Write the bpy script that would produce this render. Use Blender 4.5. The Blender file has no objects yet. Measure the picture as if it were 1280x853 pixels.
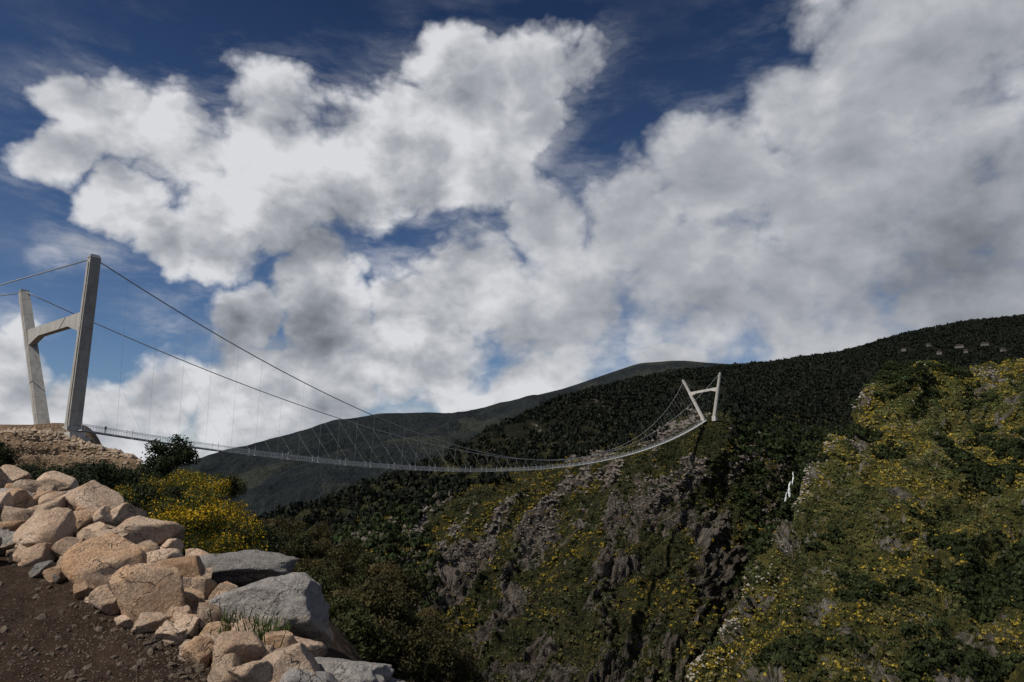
import bpy, math, random
import numpy as np
from mathutils import Vector, noise, Matrix
from mathutils.bvhtree import BVHTree
random.seed(7); rng=np.random.default_rng(7)
scene=bpy.context.scene
col=scene.collection
scene.view_settings.view_transform='Standard'
scene.view_settings.look='None'
scene.view_settings.exposure=0
F=853.0; T=math.atan(163.5/853); ST,CT=math.sin(T),math.cos(T)
# ---------- camera (at origin, eye height above the bank) ----------
cd=bpy.data.cameras.new("camera"); cam=bpy.data.objects.new("camera",cd); col.objects.link(cam)
cd.sensor_width=36; cd.lens=F/1280*36; cd.clip_end=40000; cd.clip_start=0.1
cam.rotation_euler=(math.pi/2+T,0,0); cam.location=(0,0,0); scene.camera=cam
def rdir(px,py):
    a=(px-640)/F; b=(426.5-py)/F
    return np.array([a,CT-b*ST,ST+b*CT])
def P(px,py,d):
    r=rdir(px,py); return r/r[1]*d
def PV(px,py,d): return Vector(P(px,py,d))
# ---------- mesh helpers ----------
def mesh_np(name,verts,faces,mat=None,smooth=False,color=None,attrs=None,vattrs=None):
    verts=np.asarray(verts,dtype=np.float32); faces=np.asarray(faces,dtype=np.int32)
    me=bpy.data.meshes.new(name); k=faces.shape[1]
    me.vertices.add(len(verts)); me.vertices.foreach_set("co",verts.ravel())
    me.loops.add(faces.size); me.loops.foreach_set("vertex_index",faces.ravel())
    me.polygons.add(len(faces)); me.polygons.foreach_set("loop_start",np.arange(0,faces.size,k,dtype=np.int32))
    me.polygons.foreach_set("use_smooth",np.full(len(faces),smooth))
    if color is not None:
        c=np.ones((len(verts),4),dtype=np.float32); c[:,:3]=color
        at=me.color_attributes.new("Col",'FLOAT_COLOR','POINT'); at.data.foreach_set("color",c.ravel())
    if attrs:
        for k2,v in attrs.items():
            at=me.attributes.new(k2,'FLOAT','POINT'); at.data.foreach_set("value",np.asarray(v,dtype=np.float32).ravel())
    if vattrs:
        for k2,v in vattrs.items():
            at=me.attributes.new(k2,'FLOAT_VECTOR','POINT'); at.data.foreach_set("vector",np.asarray(v,dtype=np.float32).ravel())
    me.update(calc_edges=True); me.validate()
    if mat: me.materials.append(mat)
    return me
def add(name,me,parent=None,**kw):
    o=bpy.data.objects.new(name,me); col.objects.link(o)
    if parent: o.parent=parent
    for k,v in kw.items(): o[k]=v
    return o
def grid_faces(nv,nu):
    i=np.arange(nv*nu).reshape(nv,nu)
    return np.stack([i[:-1,:-1],i[:-1,1:],i[1:,1:],i[1:,:-1]],-1).reshape(-1,4)
class MB:
    def __init__(s): s.v=[]; s.f=[]
    def box8(s,c8):
        b=len(s.v); s.v+= [tuple(c) for c in c8]
        for f in ((0,3,2,1),(4,5,6,7),(0,1,5,4),(1,2,6,5),(2,3,7,6),(3,0,4,7)): s.f.append(tuple(b+i for i in f))
    def beam(s,a,b,w,h,w2=None,h2=None,side=None):
        a=Vector(a);b=Vector(b);d=(b-a).normalized()
        if side is None:
            side=d.cross(Vector((0,0,1)))
            if side.length<1e-3: side=Vector((1,0,0))
        side=(Vector(side)-d*Vector(side).dot(d)).normalized(); up=side.cross(d).normalized()
        w2=w if w2 is None else w2; h2=h if h2 is None else h2
        c=[]
        for p,ww,hh in ((a,w,h),(b,w2,h2)):
            for sx,sy in ((-1,-1),(1,-1),(1,1),(-1,1)): c.append(p+side*sx*ww/2+up*sy*hh/2)
        s.box8(c)
    def tube(s,pts,rad,n=6):
        pts=[Vector(p) for p in pts]; b=len(s.v)
        for i,p in enumerate(pts):
            d=(pts[min(i+1,len(pts)-1)]-pts[max(i-1,0)]).normalized()
            x=d.cross(Vector((0.13,0.07,1)));
            if x.length<0.05: x=d.cross(Vector((1,0,0)))
            x.normalize(); y=d.cross(x); r=rad[i] if hasattr(rad,'__len__') else rad
            for k in range(n):
                a=2*math.pi*k/n; s.v.append(tuple(p+x*math.cos(a)*r+y*math.sin(a)*r))
        for i in range(len(pts)-1):
            for k in range(n):
                k2=(k+1)%n; s.f.append((b+i*n+k,b+i*n+k2,b+(i+1)*n+k2,b+(i+1)*n+k))
        s.f.append(tuple(b+k for k in range(n))[::-1]); e=b+(len(pts)-1)*n; s.f.append(tuple(e+k for k in range(n)))
    def mesh(s,name,mat,smooth=False,bevel=0):
        me=bpy.data.meshes.new(name); me.from_pydata(s.v,[],s.f); me.materials.append(mat)
        if smooth: me.polygons.foreach_set("use_smooth",[True]*len(me.polygons))
        me.update(); return me
# ---------- materials ----------
class NT:
    def __init__(s,nt): s.nt=nt; s.n=nt.nodes; s.l=nt.links
    def new(s,t,**kw):
        n=s.n.new(t)
        for k,v in kw.items(): setattr(n,k,v)
        return n
    def put(s,sock,v):
        if isinstance(v,bpy.types.NodeSocket): s.l.new(v,sock)
        elif v is not None: sock.default_value=v
    def m(s,op,a,b=None,c=None,clamp=False):
        n=s.new('ShaderNodeMath',operation=op); n.use_clamp=clamp
        s.put(n.inputs[0],a); s.put(n.inputs[1],b)
        if c is not None: s.put(n.inputs[2],c)
        return n.outputs[0]
    def vm(s,op,a,b=None,scale=None):
        n=s.new('ShaderNodeVectorMath',operation=op); s.put(n.inputs[0],a)
        if b is not None: s.put(n.inputs[1],b)
        if scale is not None: s.put(n.inputs['Scale'],scale)
        return n.outputs['Value'] if op in('DISTANCE','DOT_PRODUCT','LENGTH') else n.outputs[0]
    def noise(s,vec,scale,detail=4,rough=.5,out='Fac',dist=0):
        n=s.new('ShaderNodeTexNoise'); s.put(n.inputs['Vector'],vec); n.inputs['Scale'].default_value=scale
        n.inputs['Detail'].default_value=detail; n.inputs['Roughness'].default_value=rough; n.inputs['Distortion'].default_value=dist
        return n.outputs[out]
    def vor(s,vec,scale,detail=0,feature='F1',out='Distance',rough=.5):
        n=s.new('ShaderNodeTexVoronoi',feature=feature); s.put(n.inputs['Vector'],vec); n.inputs['Scale'].default_value=scale
        if 'Detail' in n.inputs and feature!='DISTANCE_TO_EDGE': n.inputs['Detail'].default_value=detail; n.inputs['Roughness'].default_value=rough
        return n.outputs[out]
    def mr(s,v,a,b,c=0,d=1,smooth=False):
        n=s.new('ShaderNodeMapRange'); n.interpolation_type='SMOOTHSTEP' if smooth else 'LINEAR'
        for i,x in enumerate((v,a,b,c,d)): s.put(n.inputs[i],x)
        return n.outputs[0]
    def mix(s,f,a,b,blend='MIX'):
        n=s.new('ShaderNodeMix',data_type='RGBA',blend_type=blend); s.put(n.inputs[0],f)
        s.put(n.inputs[6],a if isinstance(a,bpy.types.NodeSocket) else (*a,1)); s.put(n.inputs[7],b if isinstance(b,bpy.types.NodeSocket) else (*b,1))
        return n.outputs[2]
    def bump(s,h,strength,dist):
        n=s.new('ShaderNodeBump'); s.put(n.inputs['Height'],h); n.inputs['Strength'].default_value=strength; n.inputs['Distance'].default_value=dist
        return n.outputs[0]
def material(name,rough=.85,spec=.2,metal=0):
    m=bpy.data.materials.new(name); m.use_nodes=True; g=NT(m.node_tree); b=m.node_tree.nodes['Principled BSDF']
    b.inputs['Roughness'].default_value=rough; b.inputs['Specular IOR Level'].default_value=spec; b.inputs['Metallic'].default_value=metal
    return m,g,b
def coords(g): return g.new('ShaderNodeNewGeometry').outputs['Position']
def attr(g,name,out='Color'): 
    n=g.new('ShaderNodeAttribute'); n.attribute_name=name; return n.outputs[out]

def mat_foliage():
    m,g,b=material("foliage",.7,.15); c=attr(g,"Col"); 
    g.put(b.inputs['Base Color'],c)
    tr=g.new('ShaderNodeBsdfTranslucent'); g.put(tr.inputs[0],c)
    mx=g.new('ShaderNodeMixShader'); mx.inputs[0].default_value=.2
    out=m.node_tree.nodes['Material Output']
    g.l.new(b.outputs[0],mx.inputs[1]); g.l.new(tr.outputs[0],mx.inputs[2]); g.l.new(mx.outputs[0],out.inputs[0]); return m
FOL=mat_foliage()
def mat_hill(name,forest=(.014,.018,.008),grass=(.05,.052,.02),rock=(.155,.138,.122),yellow=.4,sc=1.0):
    m,g,b=material(name,.95,.1); p=coords(g)
    n1=g.noise(p,.02*sc,6,.6); n2=g.noise(p,.15*sc,8,.65); n3=g.noise(p,.6*sc,5,.6)
    base=g.mix(g.mr(n2,.38,.62),forest,grass)
    dry=g.mix(g.mr(n3,.45,.7),base,(.10,.085,.05))
    base=g.mix(g.mr(n1,.45,.6,0,.7),base,dry)
    yn=g.m('MULTIPLY',g.mr(n3,.56,.64),g.mr(g.noise(p,.05*sc,4),.45,.6))
    base=g.mix(g.m('MULTIPLY',yn,yellow),base,(.20,.15,.02))
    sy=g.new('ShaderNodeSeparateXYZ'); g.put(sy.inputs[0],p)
    base=g.mix(g.mr(sy.outputs[1],530,620,0,.85),base,(.010,.013,.007))  # forest floor on the far slope, with cloud shadow painted in as darker colour
    r=attr(g,"rock",'Fac'); fl=attr(g,"flow",'Vector')
    s1=g.noise(fl,.45,8,.7); s2=g.noise(fl,.12,4,.6)
    rc=g.mix(g.mr(s1,.40,.60),tuple(x*.16 for x in rock),tuple(x*1.4 for x in rock))
    rc=g.mix(g.mr(s2,.4,.6,0,.5),rc,tuple(x*.4 for x in (rock[0]*1.1,rock[1]*.95,rock[2]*.8)))
    rf=g.m('ADD',r,g.m('ADD',g.m('MULTIPLY',g.m('SUBTRACT',n2,.5),2.2),g.m('MULTIPLY',g.m('SUBTRACT',s1,.5),2.2)))
    colr=g.mix(g.mr(rf,.45,.54),base,rc)
    g.put(b.inputs['Base Color'],colr)
    h=g.m('ADD',g.m('MULTIPLY',s1,2.6),n3)
    g.put(b.inputs['Normal'],g.bump(h,1,3.5/sc)); return m
HILL=mat_hill("canyon_hillside_ground"); SPUR=mat_hill("spur_ground",(.042,.046,.015),(.14,.13,.038),(.21,.195,.17),.5)  # spur copy uses lighter colours, standing in for stronger sunlight
def mat_far():
    m,g,b=material("forested_mountain",.95,.05); p=coords(g)
    n1=g.noise(p,.0022,7,.6); n2=g.noise(p,.012,8,.7); n3=g.noise(p,.06,4,.7)
    c=g.mix(g.mr(n2,.38,.62),(.018,.023,.028),(.036,.044,.044)); c=g.mix(g.mr(n1,.52,.58,0,.8),c,(.060,.066,.052)); c=g.mix(g.mr(n3,.4,.65,0,.6),c,(.014,.019,.024))  # forest tones tinted blue-grey: distance haze put into the colour
    g.put(b.inputs['Base Color'],c); g.put(b.inputs['Normal'],g.bump(g.m('ADD',n2,g.m('MULTIPLY',n3,.4)),1,60)); return m
FAR=mat_far()
def mat_soil():
    m,g,b=material("dark_soil",.95,.15); p=coords(g)
    n=g.noise(p,5,10,.75); v=g.vor(p,45,0,out='Distance'); vc=g.vor(p,45,0,out='Color'); n2=g.noise(p,.6,4)
    base=g.mix(g.mr(n,.35,.65),(.015,.009,.006),(.050,.031,.020))
    base=g.mix(g.mr(n2,.45,.65,0,.6),base,(.062,.040,.027))
    sep=g.new('ShaderNodeSeparateColor'); g.put(sep.inputs[0],vc)
    st=g.m('MULTIPLY',g.mr(v,.35,.25),g.mr(sep.outputs[0],.80,.83))
    base=g.mix(st,base,(.13,.105,.085)); g.put(b.inputs['Base Color'],base)
    h=g.m('ADD',g.m('MULTIPLY',n,1.0),g.m('MULTIPLY',st,.3)); g.put(b.inputs['Normal'],g.bump(h,1,.07)); return m
SOIL=mat_soil()
def mat_bank():
    m,g,b=material("bank_ground",.95,.1); p=coords(g); r=attr(g,"rock",'Fac')
    n=g.noise(p,.25,8,.65); n2=g.noise(p,1.5,6,.65)
    veg=g.mix(g.mr(n,.4,.6),(.02,.024,.010),(.05,.045,.02))
    ea=g.mix(g.mr(n2,.35,.65),(.12,.08,.05),(.29,.21,.145))
    ea=g.mix(g.mr(n,.5,.62,0,.7),ea,(.10,.075,.045))
    g.put(b.inputs['Base Color'],g.mix(g.mr(g.m('ADD',r,g.m('MULTIPLY',g.m('SUBTRACT',n,.5),.8)),.4,.6),veg,ea))
    g.put(b.inputs['Normal'],g.bump(g.m('ADD',n2,n),1,.8)); return m
BANK=mat_bank()
def mat_rock(name,c1,c2,c3,low=None):
    m,g,b=material(name,.85,.25); p=coords(g)
    n=g.noise(p,1.6,6,.6); n2=g.noise(p,9,8,.7); n3=g.noise(p,45,4,.7)
    c=g.mix(g.mr(n,.38,.62),c1,c2); c=g.mix(g.mr(n2,.5,.72,0,.85),c,c3)
    if low:
        oc=g.new('ShaderNodeTexCoord').outputs['Object']; sz=g.new('ShaderNodeSeparateXYZ'); g.put(sz.inputs[0],oc)
        c=g.mix(g.mr(g.m('ADD',sz.outputs[2],g.m('MULTIPLY',g.m('SUBTRACT',n2,.5),1.2)),.0,-.3,0,.7),c,low)
    wv=g.vm('ADD',p,g.vm('SCALE',g.vm('SUBTRACT',g.noise(p,3,4,.6,'Color'),(.5,.5,.5)),scale=.7))
    ck=g.vor(wv,1.3,0,'DISTANCE_TO_EDGE'); cf=g.mr(ck,.0,.014,1,0); cf=g.m('MULTIPLY',cf,g.mr(n,.45,.55))
    c=g.mix(g.m('MULTIPLY',cf,.5),c,(.06,.045,.035))
    c=g.mix(g.mr(n3,.35,.62,.5,0),c,(.08,.065,.055))
    oi=g.new('ShaderNodeObjectInfo'); f=g.mr(oi.outputs['Random'],0,1,.72,1.12)
    hs=g.new('ShaderNodeHueSaturation'); g.put(hs.inputs['Value'],f); g.put(hs.inputs['Color'],c)
    g.put(b.inputs['Base Color'],hs.outputs[0])
    h=g.m('ADD',g.m('MULTIPLY',n2,.9),g.m('MULTIPLY',n3,.25)); h=g.m('SUBTRACT',h,g.m('MULTIPLY',cf,.4)); g.put(b.inputs['Normal'],g.bump(h,1,.09)); return m
R_TAN=mat_rock("tan_granite",(.55,.395,.28),(.68,.53,.41),(.42,.25,.15))
R_GREY=mat_rock("grey_granite",(.27,.26,.25),(.38,.36,.345),(.16,.15,.145),(.44,.34,.27))
R_RUST=mat_rock("rusty_granite",(.55,.34,.20),(.64,.46,.32),(.40,.22,.12))
def mat_conc(name="concrete",k=1.0):
    m,g,b=material(name,.8,.3); p=coords(g)
    mp=g.new('ShaderNodeMapping'); g.put(mp.inputs[0],p); mp.inputs['Scale'].default_value=(1,1,.08)
    n=g.noise(mp.outputs[0],1.2,5,.6); n2=g.noise(p,.5,6,.6)
    sx=g.new('ShaderNodeSeparateXYZ'); g.put(sx.inputs[0],p)
    fr=g.m('FRACT',g.m('MULTIPLY',sx.outputs[2],.25)); ln=g.mr(fr,.0,.04,.6,1)
    c=g.mix(g.mr(n,.35,.65),tuple(k*x for x in(.25,.242,.23)),tuple(k*x for x in(.36,.352,.335))); c=g.mix(g.mr(n2,.4,.7,0,.4),c,tuple(k*x for x in(.2,.19,.175)))
    hs=g.new('ShaderNodeHueSaturation'); g.put(hs.inputs['Value'],ln); g.put(hs.inputs['Color'],c)
    g.put(b.inputs['Base Color'],hs.outputs[0]); return m
CONC=mat_conc("concrete",1.05); CONC2=mat_conc("pale_concrete",1.35)
def plain(name,c,rough=.6,metal=0,spec=.4,var=.3,sc=2):
    m,g,b=material(name,rough,spec,metal); n=g.noise(coords(g),sc,4,.6)
    g.put(b.inputs['Base Color'],g.mix(n,tuple(x*(1-var) for x in c),tuple(min(1,x*(1+var)) for x in c))); return m
CABLE=plain("galvanised_cable",(.26,.27,.28),.6,.2); DECK=plain("galvanised_grating",(.42,.435,.45),.5,.2,sc=.5)
BARK=plain("bark",(.07,.055,.04),.9,0,.1,.4,3); RAILM=plain("rusty_steel",(.10,.04,.025),.7)
WHITE=plain("pale_render",(.10,.097,.088),.8,var=.3,sc=.1); ROOF=plain("clay_roof",(.035,.024,.02),.8); GLASS=plain("dark_glass",(.02,.025,.03),.2)
# ---------- terrain lofts ----------
def fb(pts,scale,octv=5,off=0,H=.9):
    v=[]; ap=v.append; fr=noise.fractal; q=pts.reshape(-1,3)*scale+off
    for a,b,c in q.tolist(): ap(fr((a,b,c),H,2.1,octv))
    return np.array(v).reshape(pts.shape[:-1])
def ridged(pts,scale,octv=5,off=0):
    v=[]; ap=v.append; fr=noise.ridged_multi_fractal; q=pts.reshape(-1,3)*scale+off
    for a,b,c in q.tolist(): ap(fr((a,b,c),.9,2.1,octv,1.0,2.0))
    return np.array(v).reshape(pts.shape[:-1])
def smooth1(a,k):
    if k<1: return a
    ker=np.exp(-np.linspace(-2,2,2*k+1)**2); ker/=ker.sum()
    return np.convolve(np.pad(a,k,mode='edge'),ker,'valid')
def row(pts,pxs,k=6):
    pts=sorted(pts); x=[p[0] for p in pts]
    py=smooth1(np.interp(pxs,x,[p[1] for p in pts]),k); d=smooth1(np.interp(pxs,x,[p[2] for p in pts]),k)
    return np.array([P(a,b,c) for a,b,c in zip(pxs,py,d)])
def loft(rows,segs):
    R=np.array(rows); out=[]
    for i in range(len(R)-1):
        p0=R[max(i-1,0)];p1=R[i];p2=R[i+1];p3=R[min(i+2,len(R)-1)]
        m1=(p2-p0)*.5*.7; m2=(p3-p1)*.5*.7
        for k in range(segs[i]):
            t=k/segs[i]; out.append((2*t**3-3*t*t+1)*p1+(t**3-2*t*t+t)*m1+(-2*t**3+3*t*t)*p2+(t**3-t*t)*m2)
    out.append(R[-1]); return np.array(out)
def normals(G):
    du=np.gradient(G,axis=1); dv=np.gradient(G,axis=0); n=np.cross(du,dv); n/=np.linalg.norm(n,axis=-1,keepdims=True)+1e-9
    s=np.sign(n[...,2:3]); s[s==0]=1; return n*s
def terrain(name,G,rockA,mat,smooth=True,flow=None):
    nv,nu=G.shape[:2]
    me=mesh_np(name,G.reshape(-1,3),grid_faces(nv,nu),mat,smooth,attrs={"rock":rockA.ravel()},vattrs=None if flow is None else {"flow":flow.reshape(-1,3)})
    o=add(name,me,kind="structure"); return o
def flowq(G,ref,sh,st,warp=0):
    a=G[...,0]/G[...,1]*ref; z=G[...,2]/G[...,1]*ref
    if warp:
        a=a+fb(G,.02,4,123)*warp; z=z+fb(G,.02,4,223)*warp
    return np.stack([a-sh*z,(z+sh*a)*st,G[...,1]*.12],-1)

s=16000; n=61; gx,gy=np.meshgrid(np.linspace(-s,s,n),np.linspace(-s,s,n)); gz=np.full_like(gx,-160.)
G=np.stack([gx,gy,gz],-1); terrain("ground",G,np.zeros((n,n)),FAR)

def mountain(name,crest,drop,pxr,depthspan,amp,seed):
    pxs=np.linspace(*pxr,300); c=row(crest,pxs,4)
    f1=c+np.array([0,-depthspan*.45,-drop*.5]); f2=c+np.array([0,-depthspan,-drop]); bk=c+np.array([0,depthspan*.5,-drop*.4]); bk2=c+np.array([0,depthspan,-drop])
    G=loft([f2,f1,c,bk,bk2],[60,60,20,10]); N=normals(G)
    w=np.ones(len(G)); i=np.arange(len(G)); w=np.clip(np.abs(i-120)/40,.12,1)
    d=(fb(G,.0012,6,seed)+ (ridged(G,.0016,5,seed)-1)*.7)*amp*w[:,None]; G=G+N*d[...,None]
    return terrain(name,G,np.zeros(G.shape[:2]),FAR)
mountain("distant_mountain",[(60,690,2600),(150,630,2600),(200,603,2600),(250,584,2600),(300,565,2600),(350,548,2600),(400,534,2600),(440,524,2600),(480,518,2600),(530,518,2650),(570,518,2700),(620,510,2750),(680,496,2800),(740,490,2800),(850,500,2800)],300,(60,900),1300,75,3)
mountain("distant_mountain_slope",[(180,660,1900),(260,628,1900),(330,600,1850),(400,578,1800),(470,556,1800),(540,545,1800),(600,538,1800),(700,530,1800),(800,530,1800)],250,(180,800),900,60,14)
mountain("distant_mountain_ridge",[(480,545,3600),(560,525,3600),(640,502,3600),(700,487,3600),(760,467,3600),(800,455,3600),(850,451,3600),(900,455,3600),(980,462,3600),(1100,475,3600)],600,(480,1200),1500,60,9)

# main canyon hillside
pxs=np.linspace(150,1560,760)
sky_=[(150,720,480),(250,685,500),(330,655,520),(400,630,540),(480,602,560),(560,567,600),(640,528,680),(700,502,750),(740,490,800),(850,466,950),(950,457,1100),(1050,443,1200),(1100,428,1250),(1150,415,1300),(1200,405,1350),(1280,396,1400),(1560,380,1500)]
up_=[(150,725,440),(330,675,470),(480,622,500),(600,580,530),(700,545,580),(800,520,640),(885,503,700),(960,495,760),(1050,490,800),(1150,465,900),(1280,440,1000),(1560,420,1100)]
mid_=[(150,750,380),(330,705,410),(480,652,440),(600,607,470),(700,580,490),(800,550,503),(860,530,508),(900,524,512),(940,540,540),(1000,560,575),(1050,555,610),(1150,520,640),(1280,500,700),(1560,480,800)]
m2_=[(150,800,330),(330,770,350),(480,730,370),(600,690,390),(700,665,405),(800,640,420),(880,630,435),(940,648,460),(1000,668,490),(1050,650,520),(1150,600,560),(1560,560,700)]
m3_=[(150,880,290),(480,830,310),(700,780,325),(850,770,335),(950,790,350),(1050,760,400),(1560,700,600)]
bot=[(150,1000,250),(480,960,260),(700,930,265),(900,930,270),(1050,900,340),(1560,850,500)]
c=row(sky_,pxs); b1=c+np.array([0,150,-40.]); b2=c+np.array([0,500,-250.])
R=[row(bot,pxs),row(m3_,pxs),row(m2_,pxs),row(mid_,pxs),row(up_,pxs),c,b1,b2]
G2=loft(R,[60,100,115,80,50,40,8,6]); N2=normals(G2)
nv=len(G2); vv=np.arange(nv); wv=np.interp(vv,[0,130,262,275,315,435,nv],[1,1,.75,.35,.5,.3,.6])[:,None]
Q=flowq(G2,430,.9,.32,10)
rib=ridged(Q,.026,4,5)-1.1; m_=fb(G2,.03,5,11); sm=fb(G2,.12,4,2); rs=ridged(Q,.11,6,8)-1.0; rf_=ridged(G2,.2,4,18)-1.0
far=np.clip((G2[...,1]-600)/500,0,1)
rockn=fb(Q,.06,5,21)*1.3+fb(G2,.03,4,31)*.7
lowmask=np.interp(vv,[0,70,210,275,310,nv],[.58,.62,.56,.36,-.4,-1])[:,None]
rock2=np.clip(lowmask*.62+rockn*.9+ (rib*.2),0,1)
rock2=np.where(G2[...,0]/G2[...,1]>.42,rock2*.3,rock2)
amp=np.clip(1-far,.3,1)*wv
tw=np.clip(np.hypot(G2[...,0]-144,G2[...,1]-510)/45,.0,1)
disp=(np.clip(rib,-.6,2)*6.0+m_*6)*amp+ (rs*5.0*(.1+rock2)+rf_*1.8*rock2 + sm*1.6)*amp
disp*=tw
G2=G2+N2*disp[...,None]; 
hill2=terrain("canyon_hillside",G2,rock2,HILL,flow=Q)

# right hand spur
pxs=np.linspace(820,1640,480)
cr=[(820,960,235),(870,862,255),(900,800,270),(930,735,290),(960,680,310),(1000,622,335),(1030,572,355),(1060,522,380),(1085,484,400),(1105,464,412),(1130,457,420),(1160,456,430),(1200,460,440),(1280,455,470),(1640,430,560)]
f1=[(820,1010,215),(870,930,230),(960,780,265),(1060,620,320),(1120,560,350),(1200,545,365),(1280,530,390),(1640,500,460)]
f2=[(820,1060,190),(960,880,215),(1060,760,245),(1120,710,270),(1280,670,290),(1640,640,340)]
f3=[(820,1150,160),(960,1020,175),(1120,900,190),(1280,860,200),(1640,820,230)]
f4=[(820,1350,130),(1120,1200,130),(1640,1200,130)]
c=row(cr,pxs,5); b1=c+np.array([14,32,-34.]); b2=c+np.array([26,80,-130.])
G3=loft([row(f4,pxs),row(f3,pxs),row(f2,pxs),row(f1,pxs),c,b1,b2],[20,80,90,80,20,10]); N3=normals(G3)
Q=flowq(G3,330,.5,.5,16)
m_=fb(G3,.025,5,41); sm=fb(G3,.15,4,3); rb=ridged(Q,.03,4,15)-1.1
rock3=np.clip(.03+fb(Q,.06,5,51)*.9+fb(G3,.06,4,57)*.5+rb*.1,0,.7)
edge=np.clip(1-np.abs(np.arange(len(G3))-255)/75,0,1)[:,None]*np.clip((1120-pxs)/60,0,1)[None,:]
rock3=np.clip(rock3+edge*.30*(.2+fb(G3,.07,3,88)*3.5),0,1)
cw=np.clip(np.abs(np.arange(len(G3))-270)/35,.45,1)[:,None]*np.ones(len(pxs))[None,:]
cw=np.where(pxs[None,:]<1085,np.maximum(cw,.85),cw)
tz=G3[...,2]+fb(G3,.01,3,64)*6; ter=np.abs(((tz/7.5)%1)-.5)*2; ter=(ter-.5)*np.clip((G3[...,0]-170)/60,0,1)
G3=G3+N3*((m_*9+rb*6)*cw+sm*1.1+ter*1.8+rock3*(ridged(Q,.12,4,77)-1)*3.4)[...,None]
hill3=terrain("rocky_spur",G3,rock3,SPUR,flow=Q)

# near bank with the tower platform
pxs=np.linspace(-420,700,420)
A0=[(-420,660,17),(0,660,17),(150,690,17),(250,770,17),(400,920,16),(700,1300,14)]
A=[(-420,645,28),(0,645,28),(150,675,28),(250,755,28),(400,890,27),(700,1200,25)]
B=[(-420,612,70),(0,612,70),(100,612,70),(180,635,70),(250,690,68),(330,755,65),(400,825,60),(500,920,52),(700,1150,45)]
C=[(-420,540,122),(0,544,128),(30,541,129),(70,543,131),(110,556,131),(150,566,129),(180,580,126),(230,612,120),(290,655,112),(340,700,105),(400,745,97),(460,800,90),(520,860,86),(580,930,80),(700,1080,75)]
rc=row(C,pxs,3); sh=np.clip((125-pxs)/60,0,1)[:,None]
D=rc+np.array([0,30,-1.2])*sh+np.array([0,12,-12])*(1-sh)+np.array([-8,0,0])*sh
E=D+np.array([0,50,-70.]); E2=E+np.array([0,120,-130.])
toe=rc+np.array([0,-12,-6.5])
G1=loft([row(A0,pxs),row(A,pxs),row(B,pxs),toe,rc,D,E,E2],[10,40,45,50,24,20,10]); N1=normals(G1)
vv1=np.arange(len(G1)); plat=np.interp(vv1,[0,90,143,147,193],[1,1,.6,.06,.02])[:,None]
bench=np.interp(vv1,[60,95,140,147],[0,1,1,0])[:,None]*(ridged(G1*np.array([.5,.5,1.2]),.35,5,8)-1)
tb=np.abs(((G1[...,2]/2.4)%1)-.5)*2-.5; tb=tb*np.interp(vv1,[90,100,140,147],[0,1,1,0])[:,None]
G1=G1+N1*((fb(G1,.08,5,61)*1.0+fb(G1,.7,4,9)*.3)*plat+bench*.5+tb*.7)[...,None]
rock1=np.interp(vv1,[0,60,90,150,200],[0,0,.85,1,1])[:,None]*np.clip((235-pxs)/40,0,1)[None,:]
bank=terrain("river_bank_slope",G1,rock1,BANK)

# foreground knoll
pxs=np.linspace(-420,760,420)
r0=np.stack([np.linspace(-12,4.5,420),np.full(420,-6.),np.full(420,-1.75)],-1)
r1=np.stack([np.linspace(-6,2.6,420),np.full(420,1.6),np.full(420,-1.72)],-1)
r2=row([(-420,650,9.5),(0,690,8.6),(100,735,7.2),(200,800,5.9),(290,853,5.2),(380,930,4.4),(500,1050,3.4),(760,1300,2.4)],pxs)
r3=row([(-420,570,14.5),(0,600,12.2),(60,612,11.8),(110,628,11.3),(150,648,10.6),(220,690,10),(300,715,9.6),(360,725,9.5),(400,775,8.6),(480,862,7),(560,960,5.5),(760,1250,3.2)],pxs)
sh=np.clip((pxs-50)/200,0,1)[:,None]
r4=r3+np.array([0,2.5,-.9])*(1-sh)+np.array([.4,2.5,-1.8])*sh
r5=r3+np.array([0,7,-4.])*(1-sh)+np.array([2,7,-7.])*sh
r6=r3+np.array([0,14,-10.])*(1-sh)+np.array([5,16,-18.])*sh
G0=loft([r0,r1,r2,r3,r4,r5,r6],[20,90,70,20,16,10]); N0=normals(G0)
G0=G0+N0*(fb(G0,.7,5,5)*.08+fb(G0,5,5,6)*.022)[...,None]
knoll=terrain("ground_soil",G0,np.zeros(G0.shape[:2]),SOIL)
bpy.context.view_layer.update(); dg=bpy.context.evaluated_depsgraph_get()
bv0=BVHTree.FromObject(knoll,dg)
def pick(bv,px,py):
    h=bv.ray_cast(Vector((0,0,0)),Vector(rdir(px,py)).normalized()); return h[0]

# ---------- foliage clumps as numpy ----------
def clump_template(nq,r,seed,size=.34,flat=.75):
    r_=np.random.default_rng(seed); d=r_.normal(size=(nq,3)); d/=np.linalg.norm(d,axis=1,keepdims=True); d[:,2]=np.abs(d[:,2])*.95-.1
    rad=(.55+.45*r_.random(nq)**.5)*(1+.25*np.sin(d[:,0]*5+seed)*np.cos(d[:,1]*4))
    c=d*rad[:,None]*r; c[:,2]*=flat
    nrm=d+r_.normal(size=(nq,3))*.55; nrm/=np.linalg.norm(nrm,axis=1,keepdims=True)
    t=np.cross(nrm,r_.normal(size=(nq,3))); t/=np.linalg.norm(t,axis=1,keepdims=True); b=np.cross(nrm,t)
    s=size*r*(.6+.8*r_.random(nq))[:,None]
    q=np.stack([c-t*s-b*s*.6,c+t*s*.7-b*s,c+t*s+b*s*.7,c-t*s*.6+b*s],1)
    return q, rad
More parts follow.
